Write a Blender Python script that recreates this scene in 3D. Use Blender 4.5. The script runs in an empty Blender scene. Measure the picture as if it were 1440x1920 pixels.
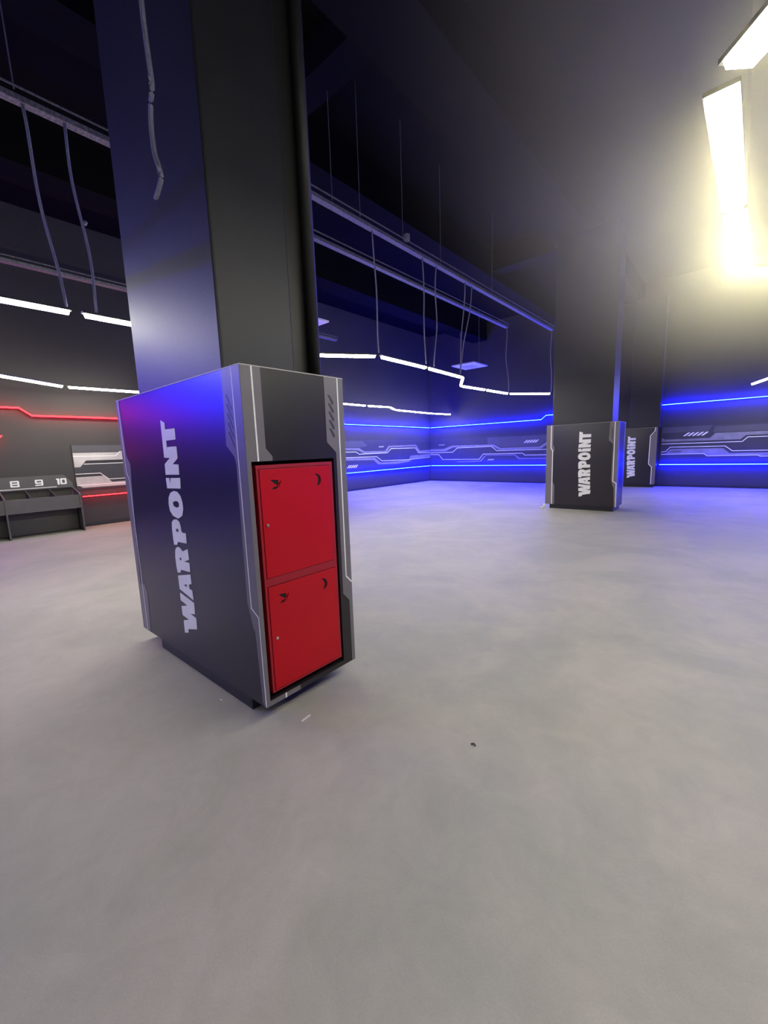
import bpy, bmesh, math, random
from mathutils import Vector, Matrix
from mathutils.geometry import tessellate_polygon
random.seed(7)
C = bpy.context.scene.collection
SC = bpy.context.scene

# ------------------------------------------------------------------ materials
def new_mat(name):
    m = bpy.data.materials.new(name); m.use_nodes = True
    return m, m.node_tree, m.node_tree.nodes['Principled BSDF']

def paint(name, col, rough=0.5, var=0.0, scale=4.0, metal=0.0, spec=0.5, bump=0.0, rvar=0.0):
    m, t, b = new_mat(name)
    b.inputs['Base Color'].default_value = (*col, 1)
    b.inputs['Roughness'].default_value = rough
    b.inputs['Metallic'].default_value = metal
    b.inputs['Specular IOR Level'].default_value = spec
    tc = t.nodes.new('ShaderNodeTexCoord')
    if var or rvar:
        n = t.nodes.new('ShaderNodeTexNoise'); n.inputs['Scale'].default_value = scale
        n.inputs['Detail'].default_value = 5; t.links.new(tc.outputs['Object'], n.inputs['Vector'])
        if var:
            r = t.nodes.new('ShaderNodeMapRange'); r.inputs['From Min'].default_value = .3; r.inputs['From Max'].default_value = .7
            r.inputs['To Min'].default_value = 1-var; r.inputs['To Max'].default_value = 1+var
            t.links.new(n.outputs['Fac'], r.inputs['Value'])
            mx = t.nodes.new('ShaderNodeVectorMath'); mx.operation = 'SCALE'
            mx.inputs[0].default_value = col; t.links.new(r.outputs['Result'], mx.inputs['Scale'])
            t.links.new(mx.outputs['Vector'], b.inputs['Base Color'])
        if rvar:
            r = t.nodes.new('ShaderNodeMapRange'); r.inputs['From Min'].default_value = .3; r.inputs['From Max'].default_value = .7
            r.inputs['To Min'].default_value = rough-rvar; r.inputs['To Max'].default_value = rough+rvar
            t.links.new(n.outputs['Fac'], r.inputs['Value']); t.links.new(r.outputs['Result'], b.inputs['Roughness'])
    if bump:
        n2 = t.nodes.new('ShaderNodeTexNoise'); n2.inputs['Scale'].default_value = scale*25; n2.inputs['Detail'].default_value = 3
        t.links.new(tc.outputs['Object'], n2.inputs['Vector'])
        bp = t.nodes.new('ShaderNodeBump'); bp.inputs['Strength'].default_value = bump; bp.inputs['Distance'].default_value = .01
        t.links.new(n2.outputs['Fac'], bp.inputs['Height']); t.links.new(bp.outputs['Normal'], b.inputs['Normal'])
    return m

def glow(name, col, strength=1.0):
    m = bpy.data.materials.new(name); m.use_nodes = True
    t = m.node_tree; t.nodes.clear()
    o = t.nodes.new('ShaderNodeOutputMaterial'); e = t.nodes.new('ShaderNodeEmission')
    e.inputs['Color'].default_value = (*col, 1); e.inputs['Strength'].default_value = strength
    t.links.new(e.outputs[0], o.inputs['Surface'])
    return m

def floor_mat():
    m, t, b = new_mat('grey_poured_floor')
    tc = t.nodes.new('ShaderNodeTexCoord')
    def noise(scale, detail, rough=.55, dist=0.0):
        n = t.nodes.new('ShaderNodeTexNoise'); n.inputs['Scale'].default_value = scale
        n.inputs['Detail'].default_value = detail; n.inputs['Roughness'].default_value = rough
        n.inputs['Distortion'].default_value = dist
        t.links.new(tc.outputs['Object'], n.inputs['Vector']); return n
    a = noise(.7, 7, .62, .6); c = noise(4.2, 9, .7, .5); f = noise(160, 2)
    def rng(n, lo, hi, f0=.3, f1=.7):
        r = t.nodes.new('ShaderNodeMapRange'); r.inputs['From Min'].default_value = f0; r.inputs['From Max'].default_value = f1
        r.inputs['To Min'].default_value = lo; r.inputs['To Max'].default_value = hi
        t.links.new(n.outputs['Fac'], r.inputs['Value']); return r.outputs['Result']
    def mul(x, y):
        k = t.nodes.new('ShaderNodeMath'); k.operation = 'MULTIPLY'
        t.links.new(x, k.inputs[0]); t.links.new(y, k.inputs[1]); return k.outputs[0]
    k = mul(mul(rng(a, .93, 1.06), rng(c, .90, 1.07)), rng(f, .96, 1.04))
    cr = t.nodes.new('ShaderNodeMix'); cr.data_type = 'RGBA'
    cr.inputs['A'].default_value = FLOOR_A; cr.inputs['B'].default_value = FLOOR_B
    t.links.new(rng(a, 0, 1, .42, .58), cr.inputs['Factor'])
    vm = t.nodes.new('ShaderNodeVectorMath'); vm.operation = 'SCALE'
    t.links.new(cr.outputs['Result'], vm.inputs[0]); t.links.new(k, vm.inputs['Scale'])
    t.links.new(vm.outputs['Vector'], b.inputs['Base Color'])
    t.links.new(rng(c, .52, .72), b.inputs['Roughness'])
    b.inputs['Specular IOR Level'].default_value = .35
    bp = t.nodes.new('ShaderNodeBump'); bp.inputs['Strength'].default_value = .12; bp.inputs['Distance'].default_value = .004
    t.links.new(f.outputs['Fac'], bp.inputs['Height']); t.links.new(bp.outputs['Normal'], b.inputs['Normal'])
    return m

# ------------------------------------------------------------------ mesh helpers
def box(bm, x0, x1, y0, y1, z0, z1, mi=0):
    v = [bm.verts.new(p) for p in ((x0,y0,z0),(x1,y0,z0),(x1,y1,z0),(x0,y1,z0),(x0,y0,z1),(x1,y0,z1),(x1,y1,z1),(x0,y1,z1))]
    for q in ((0,3,2,1),(4,5,6,7),(0,1,5,4),(1,2,6,5),(2,3,7,6),(3,0,4,7)):
        f = bm.faces.new([v[i] for i in q]); f.material_index = mi

def obj(name, bm, mats, parent=None, bevel=0.0, smooth=False):
    bmesh.ops.recalc_face_normals(bm, faces=bm.faces)
    me = bpy.data.meshes.new(name); bm.to_mesh(me); bm.free()
    for m in (mats if isinstance(mats, (list, tuple)) else [mats]): me.materials.append(m)
    o = bpy.data.objects.new(name, me); C.objects.link(o)
    if parent is not None: o.parent = parent
    if smooth:
        for p in me.polygons: p.use_smooth = True
    if bevel:
        b = o.modifiers.new('bevel', 'BEVEL'); b.width = bevel; b.segments = 2; b.limit_method = 'ANGLE'
    return o

def thing(name, label, cat, loc=(0,0,0), group=None):
    o = bpy.data.objects.new(name, None); C.objects.link(o); o.location = loc
    o.empty_display_size = .1
    return tag(o, label, cat, group)
def tag(o, label, cat, group=None):
    o['label'] = label; o['category'] = cat
    if group: o['group'] = group
    return o
def struct(o):
    o['kind'] = 'structure'; return o

def plane_map(kind, base, off):
    """maps plane coordinates (a, z, h) to a point; h is the height above the surface"""
    if kind == 'S': return lambda a, z, h: (a, base-off-h, z)      # faces -Y
    if kind == 'N': return lambda a, z, h: (a, base+off+h, z)      # faces +Y
    if kind == 'E': return lambda a, z, h: (base+off+h, a, z)      # faces +X
    if kind == 'F': return lambda a, z, h: (a, z, base+off+h)      # lies on floor

def slab(bm, outer, pm, thick, mi=0, holes=()):
    """a flat cut-out of a given thickness, with holes"""
    loops = [list(outer)] + [list(h) for h in holes]
    flat = [p for l in loops for p in l]
    tris = tessellate_polygon([[Vector((p[0], p[1], 0)) for p in l] for l in loops])
    vf = [bm.verts.new(pm(p[0], p[1], thick)) for p in flat]
    vb = [bm.verts.new(pm(p[0], p[1], 0)) for p in flat]
    for tr in tris:
        try: f = bm.faces.new([vf[i] for i in tr]); f.material_index = mi
        except ValueError: pass
    i0 = 0
    for l in loops:
        n = len(l)
        for i in range(n):
            a, b = i0+i, i0+(i+1) % n
            f = bm.faces.new([vf[a], vf[b], vb[b], vb[a]]); f.material_index = mi
        i0 += n

def ribbon(pts, w):
    """polygon of a polyline with a given width and mitred corners"""
    P = [Vector(p) for p in pts]; L = []; Rr = []
    for i, p in enumerate(P):
        d0 = (P[i]-P[i-1]).normalized() if i else None
        d1 = (P[i+1]-P[i]).normalized() if i < len(P)-1 else None
        d0 = d0 or d1; d1 = d1 or d0
        n0 = Vector((-d0.y, d0.x)); n1 = Vector((-d1.y, d1.x))
        n = (n0+n1).normalized(); k = min(2.0, 1/max(.3, n.dot(n0)))
        L.append(tuple(p+n*k*w/2)); Rr.append(tuple(p-n*k*w/2))
    return L + Rr[::-1]

def quads(bm, pts, w, pm, thick, mi=0):
    """ribbon built as joined quads (safe for sharp bends)"""
    r = ribbon(pts, w); n = len(pts)
    for i in range(n-1):
        slab(bm, [r[i], r[i+1], r[2*n-2-i], r[2*n-1-i]], pm, thick, mi)

def tube(bm, pts, r, seg=8, mi=0):
    P = [Vector(p) for p in pts]; rings = []
    for i, p in enumerate(P):
        d = (P[min(i+1, len(P)-1)]-P[max(i-1, 0)]).normalized()
        a = Vector((0,0,1)) if abs(d.z) < .9 else Vector((1,0,0))
        u = d.cross(a).normalized(); v = d.cross(u).normalized()
        rr = r[i] if isinstance(r, (list, tuple)) else r
        rings.append([bm.verts.new(p+u*rr*math.cos(2*math.pi*k/seg)+v*rr*math.sin(2*math.pi*k/seg)) for k in range(seg)])
    for a, b in zip(rings, rings[1:]):
        for k in range(seg):
            f = bm.faces.new([a[k], a[(k+1) % seg], b[(k+1) % seg], b[k]]); f.material_index = mi
    bm.faces.new(rings[0]).material_index = mi; bm.faces.new(rings[-1][::-1]).material_index = mi

def obar(bm, a, b, wid, z0, z1, mi=0, trim=0.0, inset=0.0):
    """horizontal bar between two ground points"""
    a = Vector(a[:2]); b = Vector(b[:2]); d = (b-a).normalized(); n = Vector((-d.y, d.x))*wid/2
    a = a+d*trim; b = b-d*trim
    pts = [a+n, b+n, b-n, a-n]
    k = n.normalized()*inset; d2 = d*inset
    sh = [d2-k, -d2-k, -d2+k, d2+k]
    lo = [bm.verts.new((p.x+s.x, p.y+s.y, z0)) for p, s in zip(pts, sh)]; hi = [bm.verts.new((p.x, p.y, z1)) for p in pts]
    for q in ([lo[3],lo[2],lo[1],lo[0]], hi): bm.faces.new(q).material_index = mi
    for i in range(4): bm.faces.new([lo[i], lo[(i+1)%4], hi[(i+1)%4], hi[i]]).material_index = mi

BM = bmesh.new

# ------------------------------------------------------------------ tuning values
FLOOR_A = (.335,.325,.300,1); FLOOR_B = (.375,.350,.325,1)
WALL = (.049,.047,.048); CEIL = (.003,.003,.003); COL = (.020,.020,.021); CASE = (.0165,.0125,.0155)
LAMP = 165.0
LAMPSIDE = 75.0
BLUE_R, BLUE_G, BLUE = .0012, .0036, 600.0
RED_G, RED_B, REDN = .0062, .0085, 32.0
EXPO = 0.0
GLOW_DENSITY = .66
LAMP_NEAR = 53.0

# ------------------------------------------------------------------ printed graphics, metres on their own surface
LOGO = {
   'TN' : [(-1.003,1.748),(-0.943,1.728),(-0.944,1.685),(-0.801,1.684),(-0.801,1.615),(-0.945,1.613),(-0.949,1.546),(-0.94,1.572),(-0.802,1.572),(-0.802,1.497),(-0.883,1.46),(-0.8,1.458),(-0.804,1.393),(-1.012,1.39),(-1.008,1.462),(-0.917,1.5),(-1.005,1.504)] ,
   'i' : [(-1.016,1.369),(-0.963,1.37),(-0.956,1.33),(-0.939,1.37),(-0.797,1.373),(-0.804,1.304),(-1.011,1.299)] ,
   'O' : [(-0.913,1.285),(-0.86,1.281),(-0.819,1.255),(-0.8,1.215),(-0.799,1.17),(-0.822,1.126),(-0.888,1.102),(-0.968,1.115),(-1.007,1.148),(-1.016,1.192),(-1.005,1.236),(-0.97,1.27)] ,
   'Oh' : [(-0.948,1.207),(-0.917,1.217),(-0.868,1.218),(-0.853,1.205),(-0.855,1.184),(-0.895,1.173),(-0.938,1.182)] ,
   'P' : [(-0.998,1.068),(-0.962,1.09),(-0.918,1.095),(-0.879,1.082),(-0.865,1.052),(-0.863,1.02),(-0.847,1.01),(-0.799,1.012),(-0.8,0.943),(-0.935,0.939),(-0.951,0.916),(-1.0,0.911),(-1.005,0.967),(-1.005,1.026)] ,
   'Ph' : [(-0.945,1.026),(-0.922,1.032),(-0.903,1.026),(-0.907,1.01),(-0.942,1.008)] ,
   'R' : [(-0.993,0.871),(-0.975,0.893),(-0.948,0.903),(-0.915,0.901),(-0.878,0.88),(-0.796,0.907),(-0.792,0.836),(-0.869,0.812),(-0.791,0.813),(-0.794,0.751),(-0.932,0.745),(-0.949,0.722),(-0.993,0.715),(-1.001,0.758),(-1.004,0.824)] ,
   'Rh' : [(-0.937,0.826),(-0.913,0.835),(-0.905,0.816),(-0.937,0.812)] ,
   'A' : [(-0.992,0.694),(-0.795,0.735),(-0.793,0.67),(-0.833,0.658),(-0.83,0.629),(-0.792,0.627),(-0.787,0.559),(-0.989,0.598)] ,
   'Ah' : [(-0.914,0.64),(-0.868,0.655),(-0.866,0.633)] ,
   'W' : [(-0.991,0.57),(-0.784,0.54),(-0.788,0.461),(-0.86,0.447),(-0.776,0.436),(-0.782,0.356),(-0.921,0.321),(-0.923,0.294),(-0.982,0.278),(-0.98,0.37),(-0.892,0.397),(-0.988,0.408),(-0.99,0.473),(-0.894,0.498),(-0.994,0.516)] ,
}
SOUTH = {
   'edge_l' : [(-1.807,1.947),(-1.739,1.946),(-1.714,1.527),(-1.648,1.465),(-1.669,1.342),(-1.757,0.486),(-1.665,0.504),(-1.62,0.446),(-1.65,0.099),(-1.804,0.102)] ,
   'line_l' : [(-1.761,1.947),(-1.758,1.403),(-1.713,1.341),(-1.712,0.103)] ,
   'band_r' : [(-0.173,1.949),(0.0,1.95),(0.003,0.099),(-0.031,0.111),(-0.051,0.536),(-0.068,0.555),(-0.108,0.697),(-0.101,1.32),(-0.099,1.457),(-0.113,1.497),(-0.185,1.556)] ,
   'line_r' : [(-0.076,1.951),(-0.071,0.67),(-0.005,0.629),(0.0,0.108)] ,
   'slash' : [(-0.147,1.808),(-0.116,1.767),(-0.11,1.748),(-0.143,1.788),(-0.149,1.77),(-0.099,1.705)] ,
}
EAST = {
   'band_l' : [(0.002,1.95),(0.118,1.946),(0.117,1.533),(0.155,1.492),(0.155,1.466),(0.028,1.464),(0.04,0.13),(0.237,0.129),(0.234,0.095),(0.002,0.097)] ,
   'line_l' : [(0.064,1.95),(0.072,1.466)] ,
   'tick' : [(0.132,0.135),(0.129,0.097)] ,
   'band_r' : [(0.556,1.953),(0.701,1.951),(0.701,0.106),(0.672,0.107),(0.669,0.528),(0.632,0.573),(0.59,0.613),(0.599,1.38),(0.608,1.512),(0.547,1.564)] ,
   'line_r' : [(0.655,1.952),(0.653,0.697),(0.699,0.647)] ,
   'slash1' : [(0.57,1.847),(0.591,1.838),(0.615,1.804),(0.614,1.79),(0.593,1.808)] ,
   'slash5' : [(0.574,1.643),(0.588,1.637),(0.617,1.596),(0.605,1.601),(0.58,1.626)] ,
   'frame' : [(0.028,1.468),(0.583,1.454),(0.588,0.108),(0.03,0.135)] ,
   'cab' : [(0.048,1.443),(0.572,1.448),(0.582,0.169),(0.048,0.164)] ,
   'door_u' : [(0.064,1.423),(0.548,1.425),(0.557,0.825),(0.062,0.834)] ,
   'door_l' : [(0.068,0.78),(0.553,0.783),(0.563,0.179),(0.064,0.177)] ,
   'lock_u' : [(0.092,1.124)] ,
   'lock_l' : [(0.098,0.48)] ,
   'bird_u' : [(0.13,1.362),(0.177,1.359),(0.178,1.346),(0.197,1.354),(0.178,1.337),(0.177,1.327),(0.164,1.325),(0.156,1.315),(0.135,1.316),(0.148,1.327),(0.167,1.336),(0.14,1.352)] ,
   'bird_l' : [(0.129,0.724),(0.164,0.72),(0.18,0.711),(0.179,0.699),(0.202,0.714),(0.185,0.688),(0.175,0.681),(0.16,0.674),(0.141,0.67),(0.153,0.683),(0.167,0.689),(0.144,0.703)] ,
   'cres_u' : [(0.425,1.374),(0.455,1.376),(0.484,1.354),(0.485,1.326),(0.462,1.307),(0.473,1.327),(0.471,1.348),(0.454,1.365)] ,
   'cres_l' : [(0.445,0.729),(0.468,0.731),(0.49,0.707),(0.484,0.677),(0.463,0.662),(0.434,0.668),(0.461,0.671),(0.472,0.686),(0.469,0.71)] ,
}
NORTH = {
   'slash_r' : [(-1.53,1.63),(-0.91,1.75)] ,
   'gray1' : [(-2.11,1.61),(-2.01,1.54),(-0.84,1.55),(-0.72,1.69),(0.48,1.7),(0.48,1.61),(-0.0,1.6),(-0.12,1.48),(-0.81,1.48),(-2.1,1.47)] ,
   'line1' : [(-2.1,1.4),(-0.07,1.41),(0.05,1.54),(0.49,1.54)] ,
   'line2' : [(-2.1,1.14),(-1.97,1.16),(-1.86,1.3),(-0.46,1.29),(-0.28,1.14),(0.52,1.13)] ,
   'gray2' : [(-2.11,1.07),(-1.97,1.1),(-1.84,1.24),(-0.5,1.22),(-0.35,1.07),(0.53,1.06),(0.53,0.97),(0.31,1.0),(-0.87,1.0),(-0.97,1.07)] ,
   'line3' : [(-2.1,1.06),(-0.97,1.07),(-0.88,0.99),(0.31,1.0),(0.36,0.96),(0.53,0.96)] ,
   'top' : [(-0.73,1.9),(0.46,1.89)] ,
   'dslash' : [(-1.87,1.13),(-1.57,1.17)] ,
   'c_gray1' : [(-11.41,1.49),(-10.62,1.47),(-10.17,1.63),(-8.11,1.6),(-7.8,1.44),(-6.16,1.47),(-5.87,1.66),(-5.87,1.5),(-6.13,1.37),(-7.83,1.37),(-8.18,1.53),(-10.09,1.55),(-10.52,1.38),(-11.42,1.39)] ,
   'c_line1' : [(-11.42,1.32),(-10.13,1.33),(-9.89,1.5),(-8.21,1.54),(-7.97,1.33),(-5.86,1.34)] ,
   'c_line2' : [(-11.42,1.26),(-10.88,1.23),(-10.67,1.03),(-8.79,0.97),(-8.6,1.2),(-6.84,1.21),(-6.74,1.13),(-5.86,1.13)] ,
   'c_gray2' : [(-9.89,0.9),(-8.75,0.94),(-8.49,1.18),(-7.16,1.17),(-6.96,1.01),(-5.86,1.01),(-5.86,0.98),(-7.0,0.98),(-7.19,1.14),(-8.46,1.15),(-8.69,0.9),(-9.89,0.87)] ,
   'c_sl' : [(-10.91,1.65),(-10.57,1.69),(-6.78,1.62),(-6.23,1.72),(-8.39,0.95),(-8.1,0.99)] ,
   'c_top' : [(-8.39,1.89),(-5.88,1.92)] ,
}
WEST = {
   'c_gray1' : [(10.98,1.64),(11.72,1.63),(12.01,1.5),(13.26,1.49),(13.51,1.7),(14.66,1.71),(15.45,1.72),(15.71,1.45),(16.56,1.46),(16.56,1.39),(15.62,1.38),(15.39,1.65),(14.71,1.65),(13.56,1.63),(13.35,1.43),(11.96,1.43),(11.67,1.55),(10.98,1.57)] ,
   'c_line1' : [(10.97,1.52),(11.54,1.48),(11.7,1.4),(13.4,1.41),(13.66,1.58),(15.39,1.58),(15.62,1.38),(16.56,1.31)] ,
   'c_gray2' : [(11.0,1.26),(12.63,1.22),(12.94,1.01),(14.04,1.02),(14.89,1.08),(15.01,1.24),(16.56,1.27),(16.56,1.17),(15.14,1.1),(14.91,0.98),(14.04,0.92),(12.8,0.96),(12.53,1.14),(10.99,1.18)] ,
   'c_line2' : [(11.0,1.3),(12.72,1.27),(13.04,1.09),(14.86,1.07),(16.55,1.15)] ,
   'c_sl' : [(11.01,0.9),(11.59,0.99),(12.88,1.66),(13.19,1.68)] ,
   'a' : [(2.54,1.68),(3.52,1.67),(3.52,1.51),(2.76,1.51),(2.64,1.36),(2.53,1.37)] ,
   'al' : [(2.53,1.61),(3.37,1.6),(3.46,1.7),(3.57,1.7)] ,
   'bl' : [(2.71,1.43),(3.52,1.43)] ,
   'cl' : [(2.53,1.21),(3.01,1.21),(3.17,1.05),(3.52,1.06)] ,
   'd' : [(2.53,1.14),(3.07,1.15),(3.23,0.99),(3.51,0.99),(3.51,0.89),(2.64,0.89),(2.52,0.98)] ,
   'dl' : [(2.53,0.95),(3.52,0.96)] ,
   'panel' : [(2.51,1.87),(2.56,0.87)] ,
   'redlow' : [(2.59,0.7),(3.53,0.7)] ,
   'redblob' : [(1.37,1.99),(1.39,2.05)] ,
}

# ------------------------------------------------------------------ materials used
M_floor = floor_mat()
M_wall = paint('matt_black_wall', WALL, .75, .12, 1.5, rvar=.08)
M_ceil = paint('black_ceiling', CEIL, .95, .2, 1.2, bump=.3, spec=.1)
M_beam = paint('black_concrete', (.0045,.0045,.0045), .95, .15, 2.0, spec=.1)
M_col = paint('black_painted_column', COL, .5, .12, 3.0, bump=.08)
M_base = paint('black_skirting', (.02,.02,.022), .5, .1, 4)
M_case = paint('charcoal_laminate', CASE, .31, .06, 6.0, spec=.6)
M_band = paint('grey_print', (.175,.160,.172), .42, .05, 9.0)
M_white = paint('white_print', (.9,.9,.9), .45, .03, 9.0)
M_dark = paint('black_print', (.028,.027,.03), .5, .05, 9.0)
M_edge = paint('pale_board_edge', (.55,.52,.48), .5, .1, 20.0)
M_black = paint('black_plinth', (.012,.012,.014), .35, .1, 8.0)
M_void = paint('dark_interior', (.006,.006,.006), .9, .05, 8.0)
M_red = paint('red_enamel', (.52,.002,.011), .38, .04, 3.0, spec=.3, bump=.04)
M_redframe = paint('red_enamel_frame', (.36,.006,.016), .42, .04, 3.0, bump=.04)
M_metal = paint('worn_chrome', (.7,.68,.64), .3, .1, 40.0, metal=1.0)
M_panel = paint('charcoal_wall_print', (.045,.045,.055), .5, .08, 3.0)
M_pmid = paint('mid_grey_wall_print', (.085,.085,.1), .5, .08, 3.0)
M_pgrey = paint('silver_grey_wall_print', (.24,.235,.25), .5, .18, 5.0)
M_pgrey2 = paint('pale_silver_wall_print', (.5,.48,.48), .5, .2, 2.2)
M_desk = paint('grey_desk_laminate', (.10,.095,.098), .45, .06, 6.0)
M_desk2 = paint('dark_desk_laminate', (.055,.052,.055), .45, .06, 6.0)
M_tray = paint('galvanised_steel', (.20,.20,.20), .65, .45, 38.0, metal=.1)
M_conduit = paint('grey_corrugated_conduit', (.30,.30,.33), .6, .15, 60.0)
M_hose = paint('slate_corrugated_hose', (.22,.22,.34), .6, .15, 60.0)  # grey hose; the blue light on it is put into the colour
M_rod = paint('thin_steel_rod', (.16,.16,.17), .5, .1, 30.0)
M_lampbody = paint('dark_lamp_housing', (.06,.06,.06), .5, .1, 20.0)
M_lamp = glow('white_lamp_diffuser', (1.0, .97, .80), LAMP)
M_lampnear = glow('near_lamp_diffuser', (1.0, .97, .80), LAMP_NEAR)
M_lampsidenear = glow('near_lamp_diffuser_side', (1.0, .97, .80), LAMP_NEAR*.8)
M_lampside = glow('lamp_diffuser_side', (1.0, .97, .80), LAMPSIDE)
M_blue = glow('blue_neon', (BLUE_R, BLUE_G, 1.0), BLUE)
M_redn = glow('red_neon', (1.0, RED_G, RED_B), REDN)
M_strip = paint('strip_channel', (.015,.015,.015), .4, .05, 20.0)
M_ac = paint('white_unit_plastic', (.75,.75,.78), .5, .04, 8.0)
M_acgrid = paint('grey_unit_grille', (.35,.35,.38), .6, .1, 8.0)
M_litter = paint('pale_litter', (.8,.8,.78), .6, .05, 30.0)
M_litter2 = paint('dark_litter', (.05,.04,.035), .7, .05, 30.0)

X0, Y0 = -1.919, 1.151
XW, XE, YN, YS, ZC = -11.39, 8.0, 16.6, -6.5, 6.6

# ------------------------------------------------------------------ room
def plain(name, *dims, mat):
    bm = BM(); box(bm, *dims); return struct(obj(name, bm, mat))
plain('floor', XW-.2, XE+.2, YS-.2, YN+.2, -.2, 0, mat=M_floor)
plain('ceiling', XW-.2, XE+.2, YS-.2, YN+.2, ZC, ZC+.2, mat=M_ceil)
plain('wall_west', XW-.2, XW, YS-.2, YN+.2, 0, ZC, mat=M_wall)
plain('wall_north', XW, XE, YN, YN+.2, 0, ZC, mat=M_wall)
plain('wall_east', XE, XE+.2, YS-.2, YN+.2, 0, ZC, mat=M_wall)
plain('wall_south', XW, XE, YS-.2, YS, 0, ZC, mat=M_wall)
plain('baseboard_west', XW, XW+.018, YS, YN, 0, .07, mat=M_base)
plain('baseboard_north', XW+.018, XE, YN-.018, YN, 0, .07, mat=M_base)
for x0, x1, zb in ((-3.62,-2.82,6.0), (-6.0,-5.45,6.0), (-9.1,-8.45,5.9), (-.9,-.3,6.05)):
    plain('ceiling_beam', x0, x1, YS, YN, zb, ZC, mat=M_beam)
plain('ceiling_beam', -5.45, -3.62, 3.95, 4.35, 6.15, ZC, mat=M_beam)
plain('ceiling_beam', -5.45, -3.62, 11.0, 11.4, 6.15, ZC, mat=M_beam)

# columns standing on / behind their casings
bm = BM()
box(bm, -2.86, -2.13, 1.18, 1.66, 1.952, 6.0); box(bm, -3.385, -2.86, 1.20, 1.72, 1.952, 6.0); box(bm, -2.86, -2.16, 1.66, 1.81, 1.952, 6.0)
o = struct(obj('column', bm, M_col, bevel=.012))
bm = BM(); tube(bm, [(-2.125,1.815,1.952), (-2.125,1.815,6.55)], .038, 14); o = obj('riser_pipe', bm, M_col, smooth=True)
tag(o, 'dark vertical pipe running up beside the nearest black column', 'pipe')
bm = BM(); box(bm, -3.46, -2.20, 10.12, 10.66, 1.952, 6.0); struct(obj('column', bm, M_col, bevel=.012))
bm = BM(); box(bm, -2.99, -2.13, 16.15, 16.6, 1.952, 6.0); box(bm, -3.5, -2.99, 16.3, 16.6, 1.952, 6.0); struct(obj('column', bm, M_col, bevel=.012))

# ------------------------------------------------------------------ casings with the lettering
def sc(pts, k):       # squeeze x for a narrower casing, keeping the right edge
    return [(a*k, z) for a, z in pts]
SL_S = [[(-.150+i*0, 1.815-i*.048), (-.137, 1.815-i*.048+.004), (-.098, 1.745-i*.048+.0), (-.098, 1.728-i*.048)] for i in range(5)]

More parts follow.
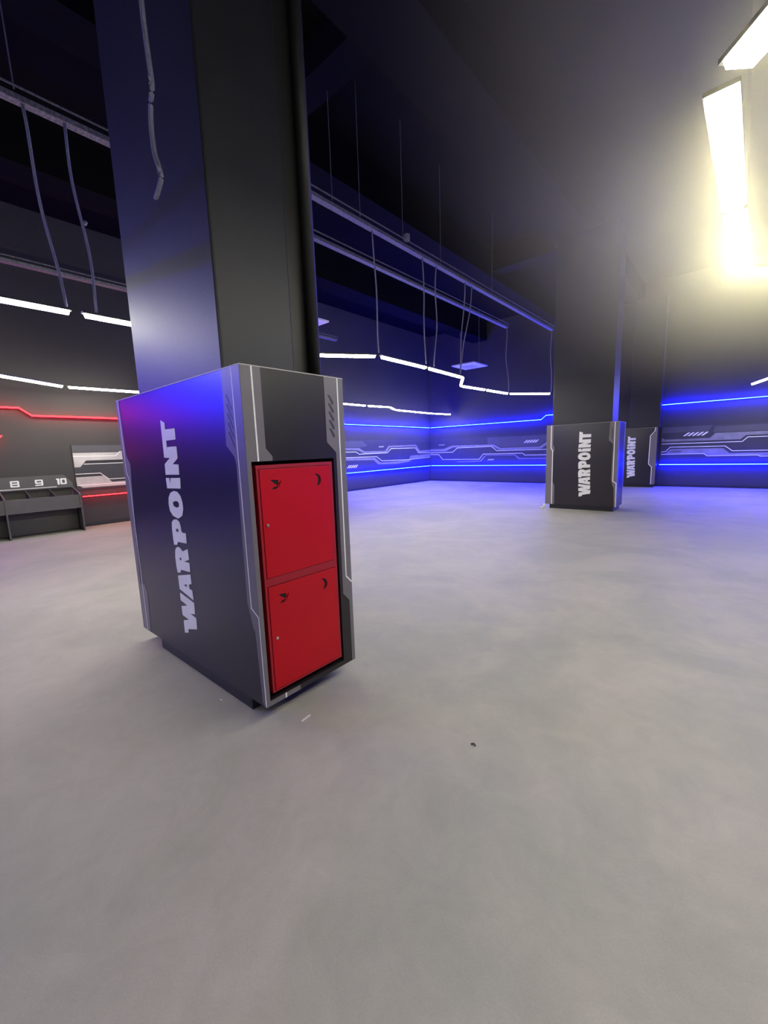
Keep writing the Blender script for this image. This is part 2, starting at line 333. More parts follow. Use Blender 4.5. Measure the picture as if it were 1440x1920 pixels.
def casing(loc, label, w, d, variant):
    t = thing('column_casing', label, 'column casing', loc, 'printed casings around the columns')
    # body
    bm = BM(); zb, zt = .10, 1.95
    if variant == 'near':
        oy0, oy1, oz0, oz1 = .026, .597, .131, 1.466           # opening for the fire cabinet
        box(bm, -w, -.25, 0, d, zb, zt)
        box(bm, -.25, 0, 0, oy0, zb, zt); box(bm, -.25, 0, oy1, d, zb, zt)
        box(bm, -.25, 0, oy0, oy1, zb, oz0); box(bm, -.25, 0, oy0, oy1, oz1, zt)
    else:
        box(bm, -w, 0, 0, d, zb, zt)
    obj('casing_board', bm, M_case, t)
    bm = BM(); e = .0025
    for z in (zt,):
        box(bm, -w-e, e, -e, .010, z-.003, z+.002); box(bm, -.010, e, .010, d, z-.003, z+.002)
        box(bm, -w-e, -w+.01, .010, d, z-.003, z+.002)
    obj('edge_trim', bm, M_edge, t)
    bm = BM()
    pl = {'near': (-w+.30, -.19, .022, d-.05), 'mid': (-w+.10, -.05, -.0+.02, d-.03), 'far': (-w+.06, -.04, .03, d)}[variant]
    box(bm, pl[0], pl[1], pl[2], pl[3], 0, .10); obj('plinth', bm, M_black, t, bevel=.004)
    S = plane_map('S', 0, .0006); E = plane_map('E', 0, .0006); T = .0008
    bm = BM(); hi = T+.0005
    if variant in ('near', 'mid'):
        k = 1.0
        el = [(a+1.806-w, z) for a, z in SOUTH['edge_l']]; ll = [(a+1.806-w, z) for a, z in SOUTH['line_l']]
        if variant == 'mid':
            el = [(-w,1.947), (-w+.155,1.947), (-w+.155,1.50), (-w+.185,1.44), (-w+.185,1.36), (-w+.16,1.33), (-w+.16,.63), (-w+.21,.55), (-w+.21,.10), (-w,.10)]
            ll = [(-w+.11,1.947), (-w+.11,1.43), (-w+.15,1.36), (-w+.15,.103)]
        slab(bm, el, S, T, 0)
        quads(bm, ll, .008 if variant == 'near' else .02, S, hi, 1)
        slab(bm, SOUTH['band_r'], S, T, 0)
        quads(bm, SOUTH['line_r'], .008 if variant == 'near' else .016, S, hi, 1)
        for q in SL_S: slab(bm, q, S, hi, 2)
    if variant == 'near':
        # side with the cabinet: grey band left of the opening, foot piece, right band
        slab(bm, [(0,1.95), (.118,1.95), (.118,1.533), (.155,1.492), (.155,1.467), (.025,1.467), (.025,.130), (.236,.130), (.236,.10), (0,.10)], E, T, 0)
        slab(bm, [(.548,1.95), (d,1.95), (d,.10), (.672,.10), (.672,.528), (.632,.573), (.620,.585), (.620,1.50), (.548,1.564)], E, T, 0)
        quads(bm, [(.066,1.95), (.068,1.467)], .009, E, hi, 1)
        quads(bm, [(.655,1.95), (.653,.697), (d-.001,.647)], .009, E, hi, 1)
        slab(bm, [(.127,.130), (.137,.130), (.137,.10), (.127,.10)], E, hi, 1)
        for i in range(5):
            z = 1.845-i*.0495
            slab(bm, [(.571,z), (.588,z-.003), (.617,z-.043), (.613,z-.058), (.603,z-.055), (.590,z-.033)], E, hi, 2)
    elif variant == 'mid':
        slab(bm, [(0,1.95), (.10,1.95), (.10,1.5), (.14,1.45), (.14,.10), (0,.10)], E, T, 0)
        quads(bm, [(d-.06,1.95), (d-.06,.69), (d-.02,.65), (d-.02,.10)], .016, E, hi, 1)
    else:
        slab(bm, [(-.06,1.95), (0,1.95), (0,.10), (-.11,.10), (-.11,.66), (-.20,.76), (-.20,1.62), (-.06,1.80)], S, T, 0)
        quads(bm, [(-.065,1.95), (-.07,1.84), (-.19,1.68), (-.20,.77), (-.11,.67), (-.11,.10)], .022, S, hi, 1)
    obj('printed_border', bm, [M_band, M_white, M_dark], t)
    # lettering
    if variant == 'near': f = lambda p: p
    elif variant == 'mid': f = lambda p: [((a+.905)*1.22-.67, (z-1.013)*1.0+1.04) for a, z in p]
    else: f = lambda p: [((a+.905)*1.15-.72, (z-1.013)*.95+1.0) for a, z in p]
    bm = BM()
    for key, hole in (('W',None), ('A','Ah'), ('R','Rh'), ('P','Ph'), ('O','Oh'), ('i',None), ('TN',None)):
        slab(bm, f(LOGO[key]), S, .0018, 0, [f(LOGO[hole])] if hole else ())
    obj('lettering', bm, M_white, t)['label'] = 'white slanted block lettering running up the side'
    return t

casing((X0, Y0, 0), 'nearest charcoal column casing with white vertical lettering and red fire cabinet in its side', 1.806, .701, 'near')
casing((-2.055, 10.07, 0), 'distant charcoal column casing with white lettering standing alone on the open floor', 1.52, .66, 'mid')
casing((-2.17, 16.1, 0), 'farthest charcoal column casing with white lettering against the blue lit wall', 1.45, .48, 'far')

# clear film scraps at the foot of the distant casing
bm = BM(); box(bm, -3.62, -3.56, 10.03, 10.05, 0.0, .10); box(bm, -3.66, -3.60, 9.99, 10.02, 0, .035)
tag(obj('wrapping_scrap', bm, M_litter, bevel=.004), 'crumpled pale wrapping scrap at the left foot of the distant casing', 'litter')

# ------------------------------------------------------------------ red fire cabinet
fc = thing('fire_hose_cabinet', 'red metal fire hose cabinet with two doors set into the nearest column casing', 'fire cabinet', (X0, Y0, .160))
E = plane_map('E', 0, 0)
def Z(pts): return [(a, z-.160) for a, z in pts]
bm = BM()
y0, y1, z0, z1 = .048, .578, .166, 1.446
box(bm, -.225, -.215, y0, y1, z0-.16, z1-.16)
box(bm, -.215, -.004, y0, y0+.01, z0-.16, z1-.16); box(bm, -.215, -.004, y1-.01, y1, z0-.16, z1-.16)
box(bm, -.215, -.004, y0+.01, y1-.01, z0-.16, z0-.15); box(bm, -.215, -.004, y0+.01, y1-.01, z1-.17, z1-.16)
du = [.066, .556, .832, 1.424]; dl = [.066, .558, .180, .781]
g = .003
slab(bm, [(y0,z1-.16), (y1,z1-.16), (y1,z0-.16), (y0,z0-.16)], plane_map('E', -.004, 0), .005, 0,
     [[(du[0]-g,du[3]-.16+g), (du[1]+g,du[3]-.16+g), (du[1]+g,du[2]-.16-g), (du[0]-g,du[2]-.16-g)],
      [(dl[0]-g,dl[3]-.16+g), (dl[1]+g,dl[3]-.16+g), (dl[1]+g,dl[2]-.16-g), (dl[0]-g,dl[2]-.16-g)]])
obj('cabinet_frame', bm, M_redframe, fc)
def circ(cx, cy, r, n=20): return [(cx+r*math.cos(2*math.pi*i/n), cy+r*math.sin(2*math.pi*i/n)) for i in range(n)]
for nm, dd, lock, bird, cres in (('cabinet_door', du, 'lock_u', 'bird_u', (.448,1.343)), ('cabinet_door', dl, 'lock_l', 'bird_l', (.452,.698))):
    bm = BM()
    # folded sheet door: skin with cut-outs, and returned edges
    moon = [(cres[0]+.034*math.cos(a), cres[1]+.036*math.sin(a)) for a in [math.radians(x) for x in range(-75, 116, 15)]] + \
           [(cres[0]-.013+.026*math.cos(a), cres[1]+.001+.031*math.sin(a)) for a in [math.radians(x) for x in range(100, -61, -16)]]
    dz = 0 if bird == 'bird_u' else -.641
    sh = lambda P: [(y, z+dz) for y, z in P]
    A_ = sh([(.128,1.366), (.178,1.362), (.179,1.338), (.172,1.331), (.150,1.347)])
    B_ = sh([(.168,1.329), (.178,1.326), (.160,1.312), (.134,1.313), (.148,1.325)])
    wing = sh([(.182,1.347), (.200,1.359), (.187,1.334), (.181,1.324)])
    slab(bm, Z([(dd[0],dd[3]), (dd[1],dd[3]), (dd[1],dd[2]), (dd[0],dd[2])]), plane_map('E', 0, 0), .004, 0, [Z(moon), Z(A_), Z(B_), Z(wing)])
    d_ = obj(nm, bm, M_red, fc, bevel=.0010)
    bm = BM(); slab(bm, Z([(dd[0]+.02,dd[3]-.02), (dd[1]-.02,dd[3]-.02), (dd[1]-.02,dd[3]-.14), (dd[0]+.02,dd[3]-.14)]), plane_map('E', -.0045, 0), .004)  # flat dark sheet standing for the shaded inside seen through the cut-outs
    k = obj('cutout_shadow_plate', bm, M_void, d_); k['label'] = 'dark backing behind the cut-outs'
    ly, lz = EAST[lock][0]
    bm = BM(); tube(bm, [(0.004,ly,lz-.16), (.010,ly,lz-.16)], .0085, 16); tube(bm, [(0.010,ly,lz-.16), (.014,ly,lz-.16)], .005, 12)
    obj('lock', bm, M_metal, d_)['label'] = 'small round chrome lock'

# ------------------------------------------------------------------ printed wall panels
def poly_print(name, label, kind, base, x0, x1, z0, z1, greys, lines, slashes, mids=(), pale=(), darks=(), group='printed graphic panels on the walls'):
    bm = BM()
    if kind == 'S': box(bm, x0, x1, base-.022, base, z0, z1)
    else: box(bm, base, base+.022, x0, x1, z0, z1)
    t = obj(name, bm, M_panel); tag(t, label, 'wall panel', group)
    pm = plane_map(kind, base, .0225 if kind == 'E' else .0225)
    bm = BM()
    for q in mids: slab(bm, q, pm, .001, 0)
    for q in greys: slab(bm, q, pm, .0016, 1)
    for q in pale: slab(bm, q, pm, .002, 4)
    for q in darks: slab(bm, q, pm, .0022, 3)
    for q, w in lines: quads(bm, q, w, pm, .003, 2)
    for q in slashes: slab(bm, q, pm, .003, 2)
    obj('printed_graphic', bm, [M_pmid, M_pgrey, M_white, M_dark, M_pgrey2], t)
    return t
def slashes(x0, x1, z0, z1, n=5, lean=None):
    w = (x1-x0)/(n+.7); lean = lean if lean is not None else w*1.15
    return [[(x0+i*w, z0), (x0+i*w+w*.55, z0), (x0+i*w+w*.55+lean, z1), (x0+i*w+lean, z1)] for i in range(n)]
def ext(pts, dx): return [(a+dx, z) for a, z in pts]
N = NORTH
def flat_ends(p): return p
# north wall, right of the farthest column
right_g = [(a, z) for a, z in N['gray1']]
g1 = [(-2.1,1.60), (-2.01,1.545), (-.84,1.55), (-.72,1.695), (2.4,1.695), (2.55,1.55), (4.5,1.55), (4.5,1.48), (2.45,1.48), (2.3,1.61), (0,1.60), (-.12,1.48), (-2.1,1.475)]
g2 = [(-2.1,1.065), (-1.97,1.10), (-1.84,1.235), (-.5,1.225), (-.35,1.07), (3.0,1.07), (3.2,1.2), (4.5,1.2), (4.5,1.05), (3.1,.99), (.31,.99), (-.87,.995), (-.97,1.065)]
poly_print('printed_wall_panel', 'long printed wall panel right of the farthest casing, silver tech lines under blue light', 'S', YN, -2.13, 4.6, .80, 1.95,
    [g1, g2], [([(-2.1,1.405), (-.07,1.41), (.05,1.54), (2.3,1.54), (2.45,1.41), (4.5,1.41)], .02), ([(-2.1,1.14), (-1.97,1.16), (-1.86,1.295), (-.46,1.29), (-.28,1.14), (2.9,1.135), (3.1,1.28), (4.5,1.28)], .02),
     ([(-2.1,1.065), (-.97,1.068), (-.88,.995), (.31,1.0), (.36,.965), (4.5,.965)], .018)],
    slashes(-1.54, -.88, 1.635, 1.745), mids=[[(-.73,1.9), (4.5,1.9), (4.5,1.72), (-.78,1.72)], [(-2.1,1.94), (-.8,1.94), (-.9,1.76), (-2.1,1.76)]], darks=slashes(-1.87, -1.52, 1.125, 1.175))
cg1 = [(-11.36,1.485), (-10.62,1.48), (-10.17,1.62), (-8.11,1.61), (-7.8,1.45), (-6.16,1.46), (-5.87,1.64), (-3.7,1.64), (-3.7,1.55), (-5.82,1.55), (-6.1,1.37), (-7.83,1.37), (-8.18,1.53), (-10.09,1.55), (-10.52,1.385), (-11.36,1.39)]
poly_print('printed_wall_panel', 'long printed wall panel from the far corner to the distant casing, faint violet lines', 'S', YN, -11.36, -3.66, .80, 1.95,
    [cg1, [(-9.89,.90), (-8.75,.93), (-8.49,1.17), (-7.16,1.17), (-6.96,1.01), (-3.7,1.01), (-3.7,.975), (-7.0,.975), (-7.19,1.135), (-8.46,1.14), (-8.69,.89), (-9.89,.87)]],
    [([(-11.36,1.32), (-10.13,1.33), (-9.89,1.51), (-8.21,1.53), (-7.97,1.34), (-3.7,1.34)], .022), ([(-11.36,1.24), (-10.88,1.23), (-10.67,1.0), (-8.79,.99), (-8.6,1.21), (-6.84,1.21), (-6.74,1.13), (-3.7,1.13)], .022)],
    slashes(-6.80, -6.18, 1.62, 1.73) + slashes(-10.9, -10.55, 1.66, 1.69, 5) + slashes(-8.4, -8.08, .94, .99), mids=[[(-8.4,1.9), (-3.7,1.9), (-3.7,1.66), (-5.95,1.66), (-6.2,1.49), (-7.75,1.49), (-8.1,1.63), (-8.4,1.63)]])
W = WEST
poly_print('printed_wall_panel', 'printed wall panel on the left wall beside the far corner, violet bands and white slashes', 'E', XW, 9.6, 16.57, .80, 1.95,
    [[(9.6,1.64)] + [(a, z) for a, z in W['c_gray1'][:9]] + W['c_gray1'][9:] + [(9.6,1.57)], [(9.6,1.26)] + W['c_gray2'] + [(9.6,1.18)]],
    [([(9.6,1.52), (11.54,1.49), (11.7,1.40), (13.4,1.41), (13.66,1.58), (15.39,1.58), (15.62,1.36), (16.56,1.33)], .022), ([(9.6,1.30), (12.72,1.27), (13.04,1.09), (14.86,1.07), (16.55,1.13)], .022)],
    slashes(11.0, 11.62, .885, .995) + slashes(12.86, 13.2, 1.65, 1.685), mids=[[(9.6,1.9), (11.9,1.9), (12.2,1.72), (11.8,1.66), (9.6,1.66)]])
poly_print('printed_wall_panel', 'printed silver and black wall panel between the numbered desk and the nearest casing', 'E', XW, 2.52, 6.2, .86, 1.86,
    [], [([(2.53,1.61), (3.37,1.60), (3.46,1.695), (6.1,1.70)], .014), ([(2.71,1.43), (6.1,1.43)], .014), ([(2.53,1.21), (3.01,1.21), (3.17,1.06), (6.1,1.06)], .014), ([(2.53,.955), (6.1,.96)], .014)],
    [], mids=[[(2.53,1.85), (6.1,1.85), (6.1,1.70), (2.53,1.70)]],
    pale=[[(2.53,1.685), (6.1,1.68), (6.1,1.51), (2.76,1.51), (2.64,1.365), (2.53,1.365)], [(2.53,1.14), (3.07,1.145), (3.23,.99), (6.1,.99), (6.1,.90), (2.64,.895), (2.53,.98)]],
    darks=[[(2.76,1.50), (6.1,1.50), (6.1,1.445), (2.72,1.445)], [(2.53,1.195), (3.0,1.195), (3.06,1.15), (2.53,1.15)], [(3.19,1.045), (6.1,1.045), (6.1,1.0), (3.235,1.0)]])

# ------------------------------------------------------------------ neon strips
def neon(label, kind, base, pts, mat, group, off=.075, r=.010):
    """thin light tube held off the wall in a slim channel"""
    pm = plane_map(kind, base, 0)
    t = thing('neon_strip', label, 'neon strip', pm(pts[0][0], pts[0][1], 0), group)
    L = Vector(t.location)
    bm = BM(); tube(bm, [Vector(pm(a, z, off+.012))-L for a, z in pts], r, 8); obj('light_tube', bm, mat, t, smooth=True)
    bm = BM(); quads(bm, pts, .010, plane_map(kind, base, 0), off-.002, 0)
    bm.transform(Matrix.Translation(-L)); obj('mounting_channel', bm, M_strip, t)
neon('upper blue neon strip on the far right wall, running toward the right frame edge', 'S', YN, [(-2.16,2.67), (-1.9,2.672), (7.9,2.68)], M_blue, 'blue neon strips')
neon('lower blue neon strip on the far right wall, under the printed panel', 'S', YN, [(-2.12,.73), (7.9,.75)], M_blue, 'blue neon strips')
neon('upper blue neon strip between far corner and distant column, kinked up at its end', 'S', YN, [(-11.28,2.49), (-6.09,2.49), (-5.91,2.64), (-4.4,2.64)], M_blue, 'blue neon strips')
neon('lower blue neon strip from the far corner to the distant casing', 'S', YN, [(-11.28,.72), (-3.7,.725)], M_blue, 'blue neon strips')
neon('upper blue neon strip on the left wall running into the far corner', 'E', XW, [(10.2,2.9), (10.95,2.52), (16.45,2.49)], M_blue, 'blue neon strips')
neon('lower blue neon strip on the left wall running into the far corner', 'E', XW, [(9.6,.70), (16.45,.72)], M_blue, 'blue neon strips')
neon('upper red neon strip above the numbered desk, stepping down to the right', 'E', XW, [(-2.6,2.62), (1.72,2.62), (1.91,2.47), (6.4,2.47)], M_redn, 'red neon strips', r=.016)
neon('lower short red neon strip right of the numbered desk', 'E', XW, [(2.59,.70), (6.2,.70)], M_redn, 'red neon strips')
neon('slanting red neon strip above the desk, only its end showing at the left frame edge', 'E', XW, [(1.39,2.06), (1.1,1.78), (-.9,1.78)], M_redn, 'red neon strips')
neon('blue neon strip on the left wall behind the camera, rising in steps', 'E', XW, [(-2.75,2.62), (-3.3,3.2), (-6.4,3.2)], M_blue, 'blue neon strips', r=.018)  # out-of-view strip, tube thickened to strengthen the casing's blue reflection
neon('second blue neon strip on the left wall behind the camera', 'E', XW, [(-2.9,3.9), (-6.4,3.9)], M_blue, 'blue neon strips', r=.018)  # extra unseen strip that widens the blue reflection on the casing

# ------------------------------------------------------------------ numbered desk on the left wall
XD = -10.80
dk = thing('charging_desk', 'grey wall desk with numbered bays 8 to 10 under the red neon', 'desk', (XD, 2.45, 0))
def Ld(bm): bm.transform(Matrix.Translation((-XD, -2.45, 0))); return bm
ya = -1.26
bm = BM(); box(bm, XW+.006, XD-.01, ya, 2.43, .735, .765); obj('desk_top', Ld(bm), M_desk2, dk, bevel=.003)
bm = BM(); box(bm, XD-.018, XD, ya, 2.43, .505, .79); obj('front_board', Ld(bm), M_desk, dk, bevel=.003)
for y in (2.43, 1.21, -.01, -1.23):
    bm = BM()
    pts = [(XD+.02,0), (XD+.02,.80), (XD-.12,.85), (XW+.03,.95), (XW+.03,0)]
    pmx = lambda a, z, h, y=y: (a, y-.012+h, z)
    slab(bm, pts, pmx, .026); obj('leg_panel', Ld(bm), M_desk, dk, bevel=.002)
for y in (1.62, 2.02, .80, .40):
    bm = BM(); pmx = lambda a, z, h, y=y: (a, y-.008+h, z)
    slab(bm, [(XD-.02,.766), (XD-.02,.80), (XW+.03,.93), (XW+.03,.766)], pmx, .016); obj('divider', Ld(bm), M_desk2, dk)
bm = BM(); box(bm, XW+.2, XW+.22, ya, 2.42, .02, .72); obj('back_board', Ld(bm), M_desk2, dk)
bm = BM(); slab(bm, [(ya,1.215), (2.31,1.215), (2.45,1.03), (2.45,.93), (ya,.93)], plane_map('E', XW+.006, 0), .03)
nb = obj('number_board', Ld(bm), M_desk, dk, bevel=.002)
bm = BM(); PB = plane_map('E', XW+.037, 0)
quads(bm, [(ya,.965), (2.16,.965)], .012, PB, .002)
def glyph(ch, x, z, w, h):
    t = h*.21
    u, v = x+w, z+h
    out = []
    def R(a, b, c, d, hs=()): out.append(([(a,b), (c,b), (c,d), (a,d)], hs))
    if ch == '8':
        c = t*.4
        o_ = [(x+c,z), (u-c,z), (u,z+c), (u,z+h*.42), (u-t*.25,z+h*.5), (u,z+h*.58), (u,v-c), (u-c,v), (x+c,v), (x,v-c), (x,z+h*.58), (x+t*.25,z+h*.5), (x,z+h*.42), (x,z+c)]
        hole1 = [(x+t*1.1,z+t), (u-t*1.1,z+t), (u-t*1.1,z+h/2-t*.45), (x+t*1.1,z+h/2-t*.45)]
        hole2 = [(x+t*1.1,z+h/2+t*.45), (u-t*1.1,z+h/2+t*.45), (u-t*1.1,v-t), (x+t*1.1,v-t)]
        out.append((o_, [hole1, hole2]))
    if ch == '9':
        c = t*.4
        o_ = [(x,z), (u-c,z), (u,z+c), (u,v-c), (u-c,v), (x+c,v), (x,v-c), (x,z+h*.42), (x+c,z+h*.34), (u-t*1.1,z+h*.34), (u-t*1.1,z+t*.9), (x,z+t*.9)]
        out.append((o_, [[(x+t*1.1,z+h*.54), (u-t*1.1,z+h*.54), (u-t*1.1,v-t), (x+t*1.1,v-t)]]))
    if ch == '1': out.append(([(x+w*.3,z), (u,z), (u,v), (x,v), (x,v-t), (x+w*.3,v-t)], ()))
    if ch == '0':
        c = t*.4
        out.append(([(x+c,z), (u-c,z), (u,z+c), (u,v-c), (u-c,v), (x+c,v), (x,v-c), (x,z+c)], [[(x+t*1.1,z+t), (u-t*1.1,z+t), (u-t*1.1,v-t), (x+t*1.1,v-t)]]))
    return out
gl = glyph('8', 1.40, 1.01, .145, .13) + glyph('9', 1.80, 1.01, .135, .13) + glyph('1', 2.165, 1.01, .055, .13) + glyph('0', 2.235, 1.01, .11, .13)
for o_, hs in gl: slab(bm, o_, PB, .003, 0, hs)
obj('bay_number_print', Ld(bm), M_white, nb)['label'] = 'white numbers 8, 9, 10 over a white rule'
for y in (1.44, 1.84, 2.26):
    bm = BM(); box(bm, XD-.26, XD-.20, y-.05, y+.05, .766, .775); obj('socket', Ld(bm), M_edge, dk)

# ------------------------------------------------------------------ linear lamps hanging at 3 m
lamp_n = 0
def lamp(a, b, label, wid=.052, trim=.065, group='white linear lamps'):
    near = wid > .08
    mx = ((a[0]+b[0])/2, (a[1]+b[1])/2, 3.0)
    t = thing('linear_lamp', label, 'lamp', mx, group)
    A = (a[0]-mx[0], a[1]-mx[1]); B = (b[0]-mx[0], b[1]-mx[1])
    bm = BM(); obar(bm, A, B, wid, -.022, .014, mi=1, trim=trim, inset=.008)
    bm.normal_update()
    for f_ in bm.faces:
        if abs(sum(v.co.z for v in f_.verts)/4+.022) < 1e-4: f_.material_index = 0
    obj('diffuser', bm, [M_lampnear, M_lampsidenear] if near else [M_lamp, M_lampside], t)
    bm = BM(); obar(bm, A, B, wid+.012, (.015), .036, trim=trim-.02); obj('lamp_housing', bm, M_lampbody, t)
def chain(pts, labels, wid=.052, jit=None):
    for i, (a, b) in enumerate(zip(pts, pts[1:])): lamp(a, b, labels[i], wid)
chain([(-5.3,-.05), (-5.3,1.385), (-5.3,2.83), (-5.3,4.17), (-4.55,5.24), (-4.60,6.66), (-4.71,8.16), (-5.36,9.17), (-5.30,10.36), (-5.26,11.66), (-4.43,12.80)],
      ['upper left linear lamp, cut by the left frame edge', 'upper left linear lamp running in behind the nearest column', 'linear lamp hidden in line behind the nearest column',
       'level linear lamp just right of the pipe, first of the middle chain', 'linear lamp of the middle chain starting under the leftmost drop conduit',
       'linear lamp of the middle chain directly before the short zigzag piece', 'short slanting linear lamp forming the zigzag of the middle chain',
       'first linear lamp after the zigzag of the middle chain', 'second linear lamp after the zigzag of the middle chain', 'last linear lamp of the middle chain, ending at the distant column'])
chain([(-9.55,.97), (-10.53,2.37), (-10.46,3.80)],
      ['lower left linear lamp above the red neon, cut by the left frame edge', 'lower left linear lamp above the red neon, running to the nearest casing'])
chain([(-9.62,8.95), (-9.62,10.36), (-9.50,11.42), (-10.02,12.35), (-10.15,13.90), (-10.20,15.25), (-10.02,16.30)],
      ['first linear lamp of the low far chain, beside the nearest casing', 'second linear lamp of the low far chain, left of its small step', 'tiny linear lamp forming the step of the low far chain',
       'linear lamp right after the step of the low far chain', 'second last linear lamp of the low far chain', 'last linear lamp of the low far chain, nearest the blue corner'])
chain([(.75,1.32), (-.17,2.48)], ['big slanting linear lamp at the top right corner of the photo'], .12)
chain([(-.19,2.52), (-.165,3.85), (-.125,5.17)], ['big linear lamp overhead at right, the longest and brightest', 'shorter looking linear lamp below the brightest one at right'], .12)
chain([(-.12,5.20), (.80,6.35)], ['linear lamp overhead at right, only its left tip inside the frame'], .09)
chain([(.02,15.95), (.36,14.70)], ['small linear lamp at the right frame edge above the upper blue neon'])
chain([(.36,14.6), (.42,13.2), (.42,11.8)], ['linear lamp outside the right frame edge toward the far wall', 'next linear lamp outside the right frame edge'])
chain([(.80,6.35), (.80,7.75), (.80,9.15)], ['linear lamp beyond the right frame edge, above the middle of the floor', 'following linear lamp beyond the right frame edge'], .09)  # unseen lamps added to light the floor at right
chain([(.75,1.32), (.75,-.1), (.75,-1.5)], ['linear lamp above and behind the camera', 'second linear lamp behind the camera'], .09)  # unseen lamps added to light the foreground floor
chain([(-5.3,-.05), (-5.3,-1.45)], ['linear lamp beyond the left frame edge'])  # unseen, carries the left chain on for more light
chain([(-7.6,-4.6), (-6.2,-4.6), (-4.8,-4.6), (-3.4,-4.6)], ['linear lamp behind the camera at left', 'second linear lamp behind the camera at left', 'third linear lamp behind the camera'])  # unseen row added to brighten the nearest casing's front and lettering
chain([(5.0,12.0), (5.0,10.6)], ['linear lamp far right of the frame'])  # unseen, added for light on the right side of the floor
chain([(5.0,6.0), (5.0,4.6)], ['linear lamp right of the frame'])  # another unseen lamp added to light the right side

# ------------------------------------------------------------------ cable trays
def tray(x, ya, yb, label, z=4.80, w=.09, h=.05):
    t = thing('cable_tray', label, 'cable tray', (x, ya, z), 'steel cable trays')
    L = yb-ya
    bm = BM(); box(bm, -w/2, w/2, 0, L, 0, .004)
    box(bm, -w/2, -w/2+.003, 0, L, .004, h); box(bm, w/2-.003, w/2, 0, L, .004, h)
    obj('tray_channel', bm, M_tray, t)
    bm = BM(); box(bm, w/2+.03, w/2+.042, 0, L, h+.03, h+.045); obj('tray_cable', bm, M_tray, t)
tray(-4.50, 2.6, 12.92, 'upper cable tray, nearer one, lit violet toward the distant column')
tray(-5.32, -4, 11.66, 'long grey cable tray passing behind the nearest column, lower on the right side')
tray(-9.50, -2, 9.0, 'faint far cable tray high on the left, behind the two hanging conduits', w=.12)
bm = BM(); tube(bm, [(-4.42,5.88,4.88), (-4.42,5.88,4.98)], .05, 14)
tag(obj('junction_box', bm, M_conduit, bevel=.01), 'small round junction box on top of the nearer cable tray', 'junction box')

def conduit(top, bot, label, wob=.02, r=.011, seed=1, knobs=(), taper=None):
    rnd = random.Random(seed); n = 14; pts = []
    p1, p2 = rnd.random()*6, rnd.random()*6
    for i in range(n+1):
        k = i/n; e = math.sin(math.pi*k)
        pts.append((top[0]+(bot[0]-top[0])*k + wob*e*math.sin(5*k+p1), top[1]+(bot[1]-top[1])*k + wob*e*math.sin(4*k+p2), top[2]+(bot[2]-top[2])*k))
    L = Vector(bot)
    bm = BM(); tube(bm, [Vector(p)-L for p in pts], r, 8)
    for kz in knobs:
        k = (top[2]-kz)/(top[2]-bot[2]); q = pts[int(k*n)]
        q = Vector(q)-L; tube(bm, [q+Vector((0,.02,-.02)), q+Vector((0,.035,.01))], .02, 8)
    o = obj('drop_conduit', bm, M_conduit, smooth=True); o.location = L
    tag(o, label, 'conduit', 'grey conduits dropping to the lamps')
conduit((-5.31,1.18,4.80), (-5.29,1.30,3.05), 'left one of the two grey conduits hanging to the upper left lamp', .03, .014, 3)
conduit((-5.31,1.50,4.80), (-5.29,1.56,3.05), 'right one of the two grey conduits hanging to the upper left lamp', .03, .014, 5, knobs=(3.9,))
conduit((-4.50,5.12,4.80), (-4.53,5.21,3.05), 'drop conduit at the left end of the middle lamp chain, right of the pipe', .012, .011, 2)
conduit((-4.50,6.42,4.80), (-4.53,6.52,3.05), 'left one of the close pair of conduits above the middle of the lamp chain', .015, .011, 4)
conduit((-4.50,6.86,4.80), (-4.56,6.82,3.05), 'right one of the close pair of conduits above the middle of the lamp chain', .03, .011, 6)
conduit((-4.50,7.90,4.80), (-4.66,7.95,3.05), 'left one of the two conduits above the zigzag lamp', .02, .010, 7)
conduit((-4.50,8.18,4.80), (-4.68,8.00,3.05), 'right, curving one of the two conduits above the zigzag lamp', .05, .011, 8)
conduit((-5.30,11.62,4.80), (-5.26,11.68,3.05), 'conduit dropping from the far end of the lower tray', .04, .012, 9)
conduit((-4.50,12.90,4.80), (-4.44,12.78,3.05), 'conduit dropping from the tray end beside the distant column', .03, .012, 10)

for i, (x, y) in enumerate(((-4.44,4.26), (-4.44,4.80), (-4.44,5.80), (-4.56,7.1), (-4.56,9.2))):
    bm = BM(); tube(bm, [(0,0,0), (0,0,ZC-4.86)], .005, 6); o = obj('suspension_rod', bm, M_rod); o.location = (x, y, 4.86)
    tag(o, ['thin rod holding the nearer cable tray, closest to the pipe', 'thin rod holding the nearer tray, second from the pipe', 'thin rod holding the nearer tray beside the junction box',
            'thin rod holding the nearer tray above the close pair of conduits', 'thin rod holding the nearer tray toward the distant column'][i], 'rod', 'thin suspension rods')
bm = BM(); tube(bm, [(0,0,0), (.1,-.05,ZC-4.86)], .006, 6); o = obj('suspension_rod', bm, M_rod); o.location = (-5.25, 1.12, 4.86)
tag(o, 'thin rod holding the tray at the top left corner of the photo', 'rod', 'thin suspension rods')

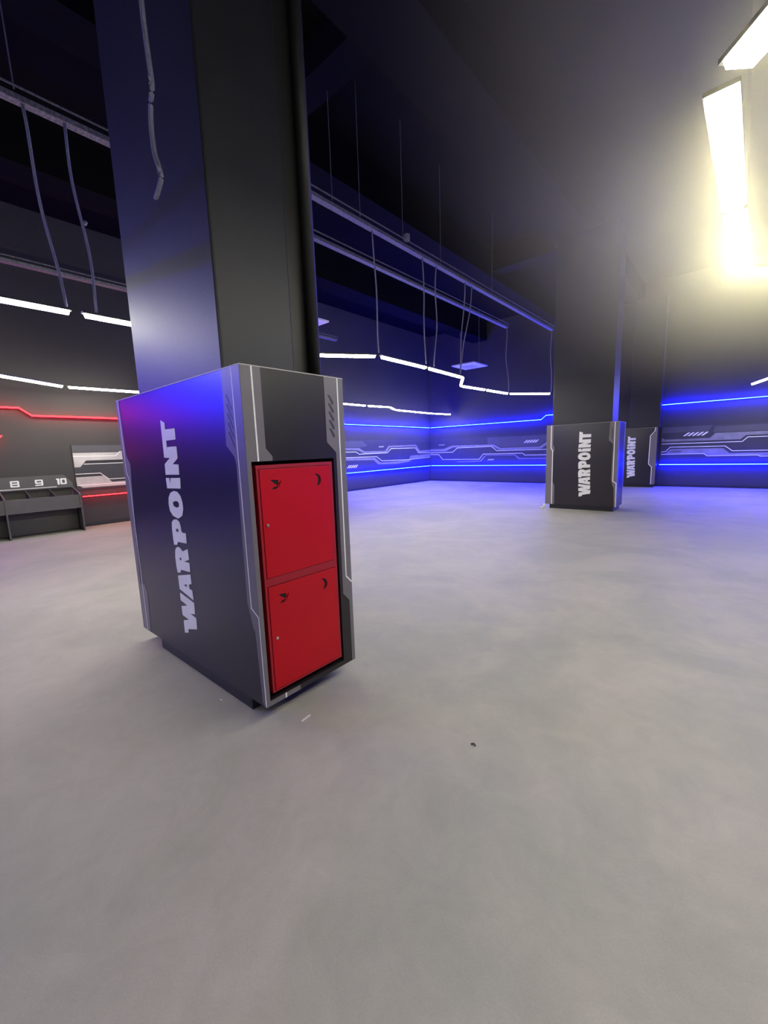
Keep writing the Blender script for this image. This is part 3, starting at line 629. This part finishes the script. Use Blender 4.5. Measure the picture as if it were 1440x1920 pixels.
# loose hose in front of the nearest column
H = [(-2.20,1.0,6.5), (-2.225,1.0,5.0), (-2.23,1.0,4.2), (-2.236,1.0,3.579), (-2.232,1.0,3.449), (-2.221,1.0,3.315), (-2.216,1.0,3.225), (-2.25,1.0,3.16), (-2.268,1.0,3.075), (-2.262,1.0,2.965), (-2.232,1.0,2.892), (-2.217,1.0,2.841), (-2.247,1.0,2.808), (-2.300,1.0,2.775)]
def smooth_path(P, n=5):
    P = [Vector(p) for p in P]; out = []
    for i in range(len(P)-1):
        a, b, c, d = P[max(i-1,0)], P[i], P[i+1], P[min(i+2,len(P)-1)]
        for k in range(n):
            t = k/n
            out.append(.5*((2*b)+(c-a)*t+(2*a-5*b+4*c-d)*t*t+(3*b-a-3*c+d)*t**3))
    return out+[P[-1]]
L = Vector(H[-1]); bm = BM(); tube(bm, [p-L for p in smooth_path(H)], .0115, 10)
hc = obj('hanging_conduit', bm, M_hose, smooth=True); hc.location = L
tag(hc, 'loose grey corrugated hose dangling in front of the nearest column, open end', 'hose')
for p in ((-2.205,.985,3.225), (-2.205,.985,2.85)):
    bm = BM(); q = Vector(p)-L
    tube(bm, [q+Vector((0,0,-.012)), q+Vector((.012,0,.004)), q+Vector((.004,0,.022))], .007, 8); obj('clip', bm, M_conduit, hc, smooth=True)

# ceiling cassette units
for x, y, lab in ((-8.25,14.8,'pale square ceiling unit above the zigzag lamp'), (-8.28,6.65,'pale square ceiling unit mostly hidden by the column, its corner beside the pipe')):
    t = thing('ceiling_air_unit', lab, 'air unit', (x, y, 4.6), 'pale square ceiling units')
    bm = BM(); box(bm, -.49, .49, -.53, .53, 0, .045); obj('face_panel', bm, M_ac, t, bevel=.01)
    bm = BM(); box(bm, -.3, .3, -.3, .3, .045, .10); obj('unit_body', bm, M_acgrid, t)
    bm = BM()
    for k in range(6): box(bm, -.24, .24, -.22+k*.08, -.19+k*.08, -.006, 0)
    obj('intake_grille', bm, M_acgrid, t)
    for sx in (-.4, .4):
        bm = BM(); tube(bm, [(sx,0,.045), (sx,0,ZC-4.6)], .008, 6); obj('hanger', bm, M_rod, t)

# floor litter
bm = BM(); obar(bm, (-1.789,1.285), (-1.797,1.352), .009, 0, .004); tag(obj('plastic_strip', bm, M_litter), 'tiny white plastic strip on the floor in front of the nearest casing corner', 'litter')
bm = BM(); tube(bm, [(-.953,1.710,.004), (-.94,1.716,.008), (-.928,1.712,.004)], .004, 6); tag(obj('wood_chip', bm, M_litter2), 'tiny dark chip alone on the open floor right of the nearest casing', 'litter')
bm = BM(); tube(bm, [(-2.36,1.10,.003), (-2.345,1.105,.005)], .004, 6); tag(obj('paper_crumb', bm, M_litter), 'tiny pale crumb on the floor left of the nearest casing plinth', 'litter')

m = bpy.data.materials.new('drifting_smoke'); m.use_nodes = True; t = m.node_tree; t.nodes.clear()  # scattering volume added to imitate the lens glow around the big lamps
vo = t.nodes.new('ShaderNodeOutputMaterial'); vs = t.nodes.new('ShaderNodeVolumeScatter')
vs.inputs['Color'].default_value = (1,.93,.52,1); vs.inputs['Anisotropy'].default_value = .2  # yellow of the lamp glow put into the scatter colour
tc = t.nodes.new('ShaderNodeTexCoord'); ln = t.nodes.new('ShaderNodeVectorMath'); ln.operation = 'LENGTH'
t.links.new(tc.outputs['Object'], ln.inputs[0])
fa = t.nodes.new('ShaderNodeMapRange'); fa.inputs['From Min'].default_value = 1.0; fa.inputs['From Max'].default_value = .15
t.links.new(ln.outputs['Value'], fa.inputs['Value'])
pw = t.nodes.new('ShaderNodeMath'); pw.operation = 'POWER'; pw.inputs[1].default_value = 2.2; t.links.new(fa.outputs['Result'], pw.inputs[0])
nz = t.nodes.new('ShaderNodeTexNoise'); nz.inputs['Scale'].default_value = 1.6; nz.inputs['Detail'].default_value = 2; t.links.new(tc.outputs['Object'], nz.inputs['Vector'])
nr = t.nodes.new('ShaderNodeMapRange'); nr.inputs['From Min'].default_value = .3; nr.inputs['From Max'].default_value = .7
nr.inputs['To Min'].default_value = GLOW_DENSITY*.5; nr.inputs['To Max'].default_value = GLOW_DENSITY*1.5; t.links.new(nz.outputs['Fac'], nr.inputs['Value'])
mu = t.nodes.new('ShaderNodeMath'); mu.operation = 'MULTIPLY'; t.links.new(pw.outputs[0], mu.inputs[0]); t.links.new(nr.outputs['Result'], mu.inputs[1])
t.links.new(mu.outputs[0], vs.inputs['Density']); t.links.new(vs.outputs[0], vo.inputs['Volume'])
bm = BM(); bmesh.ops.create_icosphere(bm, subdivisions=3, radius=1.0)
hz = obj('smoke_haze', bm, m); hz.location = (.1, 4.3, 3.75); hz.scale = (2.7, 4.0, 2.1); hz['kind'] = 'stuff'
tag(hz, 'pale smoky haze glowing around the big lamps at the upper right', 'haze')
SC.cycles.volume_step_rate = 2.0; SC.cycles.volume_max_steps = 64

# ------------------------------------------------------------------ light outside the picture, camera, render look
w = bpy.data.worlds.new('world'); SC.world = w; w.use_nodes = True
w.node_tree.nodes['Background'].inputs['Color'].default_value = (.5,.5,.6,1)
w.node_tree.nodes['Background'].inputs['Strength'].default_value = .0

yaw, pitch, roll = 0.71623347, 0.14697922, -0.03433417
f = Vector((-math.sin(yaw)*math.cos(pitch), math.cos(yaw)*math.cos(pitch), -math.sin(pitch)))
r = f.cross(Vector((0,0,1))).normalized(); u = r.cross(f)
r2 = math.cos(roll)*r+math.sin(roll)*u; u2 = -math.sin(roll)*r+math.cos(roll)*u
cam = bpy.data.cameras.new('camera'); co = bpy.data.objects.new('camera', cam); C.objects.link(co)
m = Matrix((r2, u2, -f)).transposed().to_4x4(); m.translation = (0, 0, 1.5); co.matrix_world = m
cam.sensor_fit = 'VERTICAL'; cam.sensor_height = 36.0; cam.lens = 775.4775/1920*36.0
cam.clip_start = .02; cam.clip_end = 100
SC.camera = co
SC.view_settings.view_transform = 'Standard'; SC.view_settings.look = 'None'
SC.view_settings.exposure = EXPO; SC.view_settings.gamma = 1.0; SC.view_settings.use_curve_mapping = False
SC.cycles.max_bounces = 6; SC.cycles.diffuse_bounces = 4; SC.cycles.glossy_bounces = 3; SC.cycles.volume_bounces = 0
SC.cycles.caustics_reflective = False; SC.cycles.caustics_refractive = False
SC.cycles.use_denoising = True
